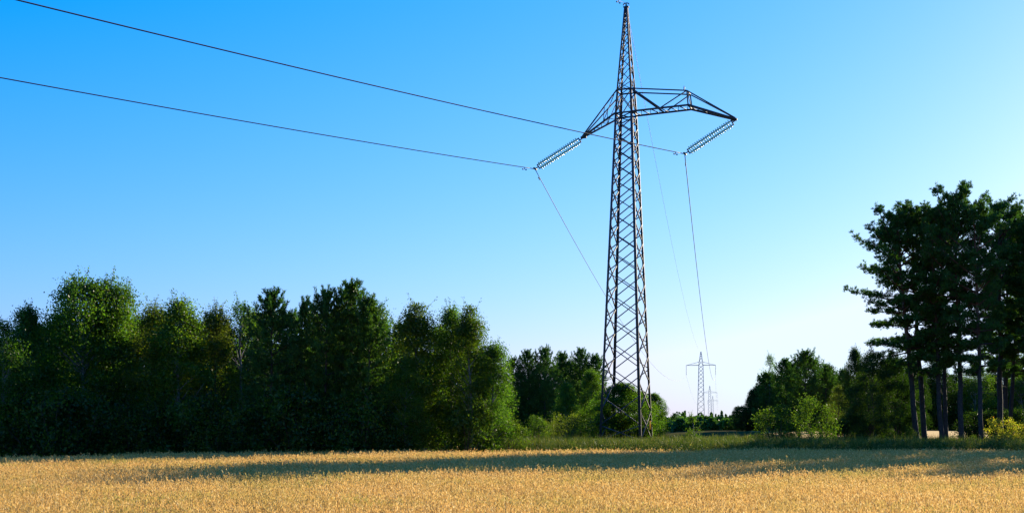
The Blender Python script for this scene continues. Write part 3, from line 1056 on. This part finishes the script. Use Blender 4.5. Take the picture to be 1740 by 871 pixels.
# ------------------------------------------------------------------ far wood closing the gap (reads as one mass)
def far_wood():
    rng = np.random.default_rng(91)
    g = Geo()
    for k in range(760):
        low = 0
        if k < 330:
            y = rng.uniform(350, 470)
            x = rng.uniform(15, 200)
        elif k < 520:      # both sides of the cleared strip under the line
            y = rng.uniform(200, 350)
            x = 9.8 + 0.188 * (y - 94) + rng.choice([-1, 1]) * rng.uniform(17, 60)
        else:              # scrub growing back across the strip
            y = rng.uniform(150, 290)
            x = 9.8 + 0.188 * (y - 94) + rng.uniform(-22, 22)
            low = 1
        z0 = gz(x, y)
        h = CAM_Z + y * rng.uniform(.001, .0068) - z0 if low else rng.uniform(8.2, 10.4)
        conif = rng.random() < .6
        n = 420
        t = rng.random(n)
        r = (1.5 if conif else 2.4) * (np.clip(1.05 - t, 0, 1) ** .7 if conif else np.sin(math.pi * (0.15 + .83 * t)) ** .6) * rng.uniform(.2, 1, n) ** .5
        th = rng.uniform(0, 6.28, n)
        c = np.stack([x + np.cos(th) * r, y + np.sin(th) * r, z0 + h * (0.02 + .98 * t)], -1)
        leaves(g, c, 0.72, rng)
    o = g.obj('distant_wood', M['pine_needle'])
    tag(o, 'low dark wood closing the gap under the distant towers', None, None, 'stuff')


far_wood()


# ------------------------------------------------------------------ the near tower
CX, CY = 9.77, 94.0
ARM = Vector((math.cos(R(22.5)), -math.sin(R(22.5)), 0))
PER = Vector((math.sin(R(22.5)), math.cos(R(22.5)), 0))
CEN = Vector((CX, CY, 0))
Z0 = gz(CX, CY) + 0.05
ZL, ZU, ZT = 28.75, 30.75, 37.95


def half(z):
    return float(np.interp(z, [Z0, ZL, ZU, ZT], [1.85, 0.77, 0.655, 0.14]))


def corner(i, z, cen=CEN, arm=ARM, per=PER, hf=half):
    s_ = ((1, -1), (1, 1), (-1, 1), (-1, -1))[i % 4]
    return cen + arm * s_[0] * hf(z) + per * s_[1] * hf(z) + Vector((0, 0, z))


def levels(z0, z1, ratio, hf):
    out = [z0]
    while out[-1] < z1:
        out.append(out[-1] + 2 * hf(out[-1]) * ratio)
    k = (z1 - z0) / (out[-1] - z0)
    return [z0 + (v - z0) * k for v in out]


def lattice_tower():
    root = empty('lattice_tower', (CX, CY, Z0))
    inv = Vector((CX, CY, Z0))

    def part(g, name, mat=M['steel']):
        o = g.obj(name, mat)
        me = o.data
        co = np.zeros(len(me.vertices) * 3, np.float32)
        me.vertices.foreach_get('co', co)
        co = co.reshape(-1, 3) - np.array(tuple(inv), np.float32)
        me.vertices.foreach_set('co', co.ravel())
        me.update()
        o.parent = root
        return o

    for i in range(4):
        s_ = ((1, -1), (1, 1), (-1, 1), (-1, -1))[i]
        d1, d2 = -ARM * s_[0], -PER * s_[1]
        g = Geo()
        for (za, zb, wd) in ((Z0 - .3, ZL, .19), (ZL, ZU, .17), (ZU, ZT, .12)):
            g.angle(corner(i, za), corner(i, zb), wd, d1, d2, .022)
        part(g, 'leg')
        g = Geo()
        c = corner(i, Z0 - .1)
        g.lathe(c - Vector((0, 0, .7)), (0, 0, 1), [(0, .36), (.62, .33), (.70, .27), (.70, 0.001)], 14)
        part(g, 'footing', M['concrete'])
    lo = levels(Z0 + 0.1, ZL, .70, half)
    mid = [ZL, (ZL + ZU) / 2, ZU]
    hi = levels(ZU, ZT - .35, 1.0, half)
    for f in range(4):
        g = Geo()
        out = (ARM, PER, -ARM, -PER)[f]
        ins = -out * 0.03
        stag = f % 2

        def brace(zs, wd, st):
            zz = list(zs)
            if st:
                zz = [zz[0]] + [(a_ + b_) / 2 for a_, b_ in zip(zz[:-1], zz[1:])] + [zz[-1]]
            for k in range(len(zz) - 1):
                a0, b0 = corner(f, zz[k]), corner(f + 1, zz[k])
                a1, b1 = corner(f, zz[k + 1]), corner(f + 1, zz[k + 1])
                g.bar(a0 + ins, b1 + ins, wd, wd * .8)
                g.bar(b0 + ins * 2.8, a1 + ins * 2.8, wd, wd * .8)
        brace(lo, .088, stag)
        brace([ZL, ZU], .075, False)
        brace(hi, .06, stag)
        for z in (ZL, ZU):
            g.bar(corner(f, z) + out * .02, corner(f + 1, z) + out * .02, .11, .11)
        part(g, 'bracing')
    # the long arm
    rt = Vector((CX, CY, 27.35)) + ARM * 9.35
    lt = Vector((CX, CY, 27.2)) - ARM * 3.93
    g = Geo()
    post = {}
    for s_ in (-1, 1):
        tu = CEN + ARM * half(ZU) + PER * s_ * half(ZU) + Vector((0, 0, ZU))
        tl = CEN + ARM * half(ZL) + PER * s_ * half(ZL) + Vector((0, 0, ZL + .02))
        pu = CEN + ARM * 5.42 + PER * s_ * .62 + Vector((0, 0, 30.02))
        pl = CEN + ARM * 5.55 + PER * s_ * .72 + Vector((0, 0, 28.78))
        lm = tl.lerp(pl, .50)
        e_ = rt + PER * s_ * .10
        g.bar(tu, pu, .09)
        g.bar(tl, pl, .13)
        g.bar(tu, lm, .13)
        g.bar(lm, pu, .08)
        g.bar(pu, pl, .09)
        g.bar(pu, e_ + Vector((0, 0, .10)), .09)
        g.bar(pl, e_, .17)
        post[s_] = (tu, tl, pu, pl, e_)
    g.bar(post[-1][2], post[1][2], .08)
    g.bar(post[-1][3], post[1][3], .1)
    g.bar(post[-1][2], post[1][3], .05)
    for k in range(6):
        a_ = post[-1][1].lerp(post[-1][3], k / 6)
        b_ = post[1][1].lerp(post[1][3], (k + .5) / 6)
        c_ = post[-1][1].lerp(post[-1][3], (k + 1) / 6)
        g.bar(a_, b_, .06)
        g.bar(b_, c_, .05)
    for k in range(3):
        a_ = post[-1][3].lerp(post[-1][4], k / 4)
        b_ = post[1][3].lerp(post[1][4], (k + .5) / 4)
        c_ = post[-1][3].lerp(post[-1][4], (k + 1) / 4)
        g.bar(a_, b_, .05)
        g.bar(b_, c_, .045)
    g.bar(rt - ARM * .35, rt + ARM * .12, .26, .16)
    part(g, 'crossarm')
    g = Geo()
    ends = {}
    for s_ in (-1, 1):
        tu = CEN - ARM * half(ZU) + PER * s_ * half(ZU) + Vector((0, 0, ZU))
        tl = CEN - ARM * half(ZL) + PER * s_ * half(ZL) + Vector((0, 0, ZL + .02))
        e_ = lt + PER * s_ * .08
        g.bar(tu, e_ + Vector((0, 0, .08)), .09)
        g.bar(tl, e_, .13)
        g.bar(tl.lerp(e_, .35), tu.lerp(e_, .35), .05)
        g.bar(tl.lerp(e_, .35), tu.lerp(e_, .05), .05)
        ends[s_] = (tl, e_)
    for k in range(4):
        a_ = ends[-1][0].lerp(ends[-1][1], k / 5)
        b_ = ends[1][0].lerp(ends[1][1], (k + .5) / 5)
        c_ = ends[-1][0].lerp(ends[-1][1], (k + 1) / 5)
        g.bar(a_, b_, .05)
        g.bar(b_, c_, .045)
    g.bar(lt + ARM * .35, lt - ARM * .15, .24, .16)
    part(g, 'crossarm')
    g = Geo()
    tp = Vector((CX, CY, ZT))
    g.bar(tp - ARM * .22, tp + ARM * .22, .28, .10)
    g.bar(tp + Vector((0, 0, 0)), tp + Vector((0, 0, .24)), .12)
    g.tube([tp + ARM * (.26 * math.cos(t_)) + Vector((0, 0, .2 + .14 * math.sin(t_))) for t_ in np.linspace(-.2, 3.3, 9)], .045, 6)
    part(g, 'earth_wire_bracket')
    g = Geo()
    m = Vector((0, 0, 0)) + post[-1][2] + Vector((0, 0, .05)) - ARM * .22
    g.lathe(m, (0, 0, 1), [(0, .04), (.10, .07), (.26, .07), (.36, .025), (.36, .001)], 10)
    part(g, 'white_upright', M['plain_white'])  # small white upright piece on the long arm, purpose unknown
    tag(root, 'tall dark steel lattice tower with one long and one short crossarm', 'transmission tower')
    return rt, lt


RT, LT = lattice_tower()

# warning plate hung on the tower's sunny side
g = Geo()
pc = at(1104.5, 721.5, 92.6)
n_ = Vector((0.25, -0.97, 0))
x_ = Vector((0.97, 0.25, 0))
g.bar(pc - Vector((0, 0, .36)), pc + Vector((0, 0, .36)), .15, .012, up=n_)
o = g.obj('warning_sign', M['yellow_plate'])
tag(o, 'small yellow plate hung upright low on the tower bracing', 'sign')

# ------------------------------------------------------------------ insulator strings
def insulator_string(tip, clamp, label):
    d = (clamp - tip)
    L = d.length
    d.normalize()
    nn = d.cross(PER).normalized()
    if nn.z > 0:
        nn = -nn
    side = (nn * .80 + PER * .60).normalized()
    root = empty('insulator_string', tip)

    def P(t_, s_):
        return d * t_ + side * s_

    sep = .185
    g = Geo()
    g.bar(P(0, 0), P(.30, 0), .07)
    g.bar(P(.30, -sep - .06), P(.30, sep + .06), .10, .05)
    g.obj('upper_yoke', M['hardware'], root)
    g = Geo()
    g.bar(P(L - .38, -sep - .06), P(L - .38, sep + .06), .10, .05)
    g.bar(P(L - .38, 0), P(L, 0), .07)
    g.bar(P(L - .06, 0) - Vector((.16, .2, 0)), P(L - .06, 0) + Vector((.1, .25, -.03)), .13)
    g.obj('lower_yoke', M['hardware'], root)
    n = 20
    z0, z1 = .42, L - .50
    pitch = (z1 - z0) / n
    dm = None
    for s_ in (-sep, sep):
        g = Geo()
        g.tube([P(.30, s_), P(L - .38, s_)], .05, 6)
        g.obj('cap_and_pin_rod', M['hardware'], root)
        for k in range(n):
            if dm is None:
                gg = Geo()
                gg.lathe((0, 0, 0), d, [(0.0, .06), (.01, .15), (.05, .185), (.095, .17), (.11, .07), (.14, .05), (.14, .001)], 14)
                dm = gg.mesh('disc', M['glass'], True)
            o = bpy.data.objects.new('disc', dm)
            C.objects.link(o)
            o.parent = root
            o.location = P(z0 + pitch * (k + .3), s_)
    tag(root, label, 'insulator', 'slanting insulator strings of the near tower')


LCL = LT - ARM * 4.5 + Vector((0, 0, -2.32))
LCL = at(909, 287, 97.25)
RCL = at(1163.5, 261.5, 92.2)
insulator_string(LT + Vector((0, 0, -.08)), LCL, 'slanting double glass insulator string under the short arm')
insulator_string(RT + Vector((0, 0, -.08)), RCL, 'slanting double glass insulator string under the long arm')


# ------------------------------------------------------------------ wires
def span(p, q, sag, n, t1=1.0):
    p, q = Vector(p), Vector(q)
    out = []
    for i in range(n + 1):
        t_ = t1 * i / n
        c = p.lerp(q, t_)
        c.z -= 4 * sag * t_ * (1 - t_)
        out.append(c)
    return out


def wire(pts, rad, label, group, dampers=()):
    g = Geo()
    g.tube(pts, rad, 6)
    o = g.obj('power_line', M['cable'])
    tag(o, label, 'wire', group)
    for dist in dampers:
        acc = 0
        for a_, b_ in zip(pts[:-1], pts[1:]):
            l_ = (b_ - a_).length
            if acc + l_ >= dist:
                c = a_.lerp(b_, (dist - acc) / l_)
                d = (b_ - a_).normalized()
                g = Geo()
                g.bar(c + Vector((0, 0, .02)), c - Vector((0, 0, .16)), .05)
                g.bar(c - d * .22 - Vector((0, 0, .16)), c + d * .22 - Vector((0, 0, .16)), .025)
                for s_ in (-1, 1):
                    g.bar(c + d * .22 * s_ - d * .06 - Vector((0, 0, .18)), c + d * .22 * s_ + d * .06 - Vector((0, 0, .18)), .09)
                g.obj('vibration_damper', M['hardware'], o)
                break
            acc += l_
    return o


TOP = Vector((CX, CY, ZT + .3))
LINE2 = Vector((0.1852, 0.9827, 0))
ARM2 = Vector((0.9827, -0.1852, 0))
far = []
for px, Y, py in ((1191, 495, 597), (1206, 985, 655), (1211, 1400, 672)):
    c = at(px, py, Y)
    far.append(c)
# towards the viewer, over the field
vdir = Vector((-0.631, -0.776, 0)).normalized()
NEARG = 'power lines running overhead towards the viewer'
for cl, tgt, lab in ((LCL, (0, 132), 'lower of the two thick conductors crossing the sky from the short arm'),
                     (RCL, (28, 0), 'upper of the two thick conductors crossing the sky behind the tower')):
    # the horizontal run that meets the picture point, then a span of 340 m with the right sag
    k = (tgt[0] - 870) / FOC
    t_ = (k * cl.y - cl.x) / (vdir.x - k * vdir.y)
    y_ = cl.y + vdir.y * t_
    z_ = CAM_Z + (HORIZON - tgt[1]) / FOC * y_
    S = 340.0
    u = t_ / S
    sag = (cl.z - z_) / (4 * u * (1 - u))
    end = cl + vdir * S
    pts = [p_ for p_ in span(cl, end, sag, 220)]
    wire(pts, .034, lab, NEARG, (1.5,))
e_ = TOP + vdir * 340
wire(span(TOP, e_, 5.5, 120), .016, 'thin earth wire leaving the tower top overhead', NEARG, (1.2,))
# away from the viewer
ARMZ = 4.75
AWAYG = 'power lines running away to the distant towers'


def hang(c, s_):
    return Vector(c) + ARM2 * s_ * 6.5 + Vector((0, 0, -6.1 - 4.6))


wire(span(LCL, hang(far[0], -1), 8.6, 120), .034, 'conductor dropping from the short arm to the distant tower', AWAYG, (2.2,))
wire(span(RCL, hang(far[0], 1), 8.6, 120), .036, 'conductor dropping from the long arm to the distant tower', AWAYG, (2.2,))
wire(span(TOP, far[0], 6.5, 120), .017, 'thin earth wire dropping from the tower top to the distant tower', AWAYG)
for i in (0, 1):
    for s_ in (-1, 1):
        wire(span(hang(far[i], s_), hang(far[i + 1], s_), 9.5, 60), .024,
             ['conductor', 'far conductor'][i] + [' on the side of the dark wood', ' on the side of the tall pines'][s_ > 0] + [' between first and second distant tower', ' between the two farthest towers'][i], AWAYG)


# ------------------------------------------------------------------ distant towers
def distant_tower(top, label, wdt, detail):
    cen = Vector((top.x, top.y, 0))
    z0 = gz(top.x, top.y) - .2
    zt = top.z
    za = zt - 6.1

    def hf(z):
        return float(np.interp(z, [z0, za, zt], [1.75, .95, .12]))

    def cn(i, z):
        return corner(i, z, cen, ARM2, LINE2, hf)

    root = empty('lattice_tower', (top.x, top.y, z0))
    base = Vector(root.location)

    def part(g, name):
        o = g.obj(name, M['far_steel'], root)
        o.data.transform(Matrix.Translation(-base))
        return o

    for i in range(4):
        g = Geo()
        g.bar(cn(i, z0), cn(i, za), wdt)
        g.bar(cn(i, za), cn(i, zt), wdt)
        part(g, 'leg')
    for f in range(4):
        g = Geo()
        zz = levels(z0, za, .85 if detail else 1.2, hf) + levels(za, zt - .3, 1.1, hf)[1:]
        for k in range(len(zz) - 1):
            g.bar(cn(f, zz[k]), cn(f + 1, zz[k + 1]), wdt * .55)
            g.bar(cn(f + 1, zz[k]), cn(f, zz[k + 1]), wdt * .5)
        part(g, 'bracing')
    for s_ in (-1, 1):
        g = Geo()
        e_ = cen + ARM2 * s_ * 6.5 + Vector((0, 0, za))
        for q in (-1, 1):
            g.bar(cen + ARM2 * s_ * .9 + LINE2 * q * .9 + Vector((0, 0, za)), e_ + LINE2 * q * .1, wdt)
            a_ = cen + ARM2 * s_ * .7 + LINE2 * q * .7 + Vector((0, 0, za + 1.5))
            g.bar(a_, e_, wdt * .6)
        for k in range(6):
            g.bar(cen + ARM2 * s_ * (.9 + .9 * k) + LINE2 * .8 * (1 - k / 6) + Vector((0, 0, za)), cen + ARM2 * s_ * (1.8 + .9 * k) - LINE2 * .8 * (1 - (k + 1) / 6) + Vector((0, 0, za)), wdt * .5)
        part(g, 'crossarm')
    tag(root, label, 'transmission tower', 'distant towers of the same line')
    for s_ in (-1, 1):
        g = Geo()
        prof = []
        for k in range(18):
            prof += [(-k * .25 - .05, .07), (-k * .25 - .10, .18), (-k * .25 - .18, .07)]
        g.lathe((0, 0, 0), (0, 0, 1), prof, 8)
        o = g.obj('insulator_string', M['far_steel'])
        o.location = cen + ARM2 * s_ * 6.5 + Vector((0, 0, za))
        tag(o, 'hanging insulator string of ' + label.split(',')[0] + (' on the side of the dark wood' if s_ < 0 else ' on the side of the tall pines'), 'insulator', 'insulator strings of the distant towers')


distant_tower(far[0], 'nearest distant lattice tower, with level crossarms', .19, True)
distant_tower(far[1], 'middle distant lattice tower, pale and thin', .20, False)
distant_tower(far[2], 'farthest lattice tower, hardly visible', .20, False)
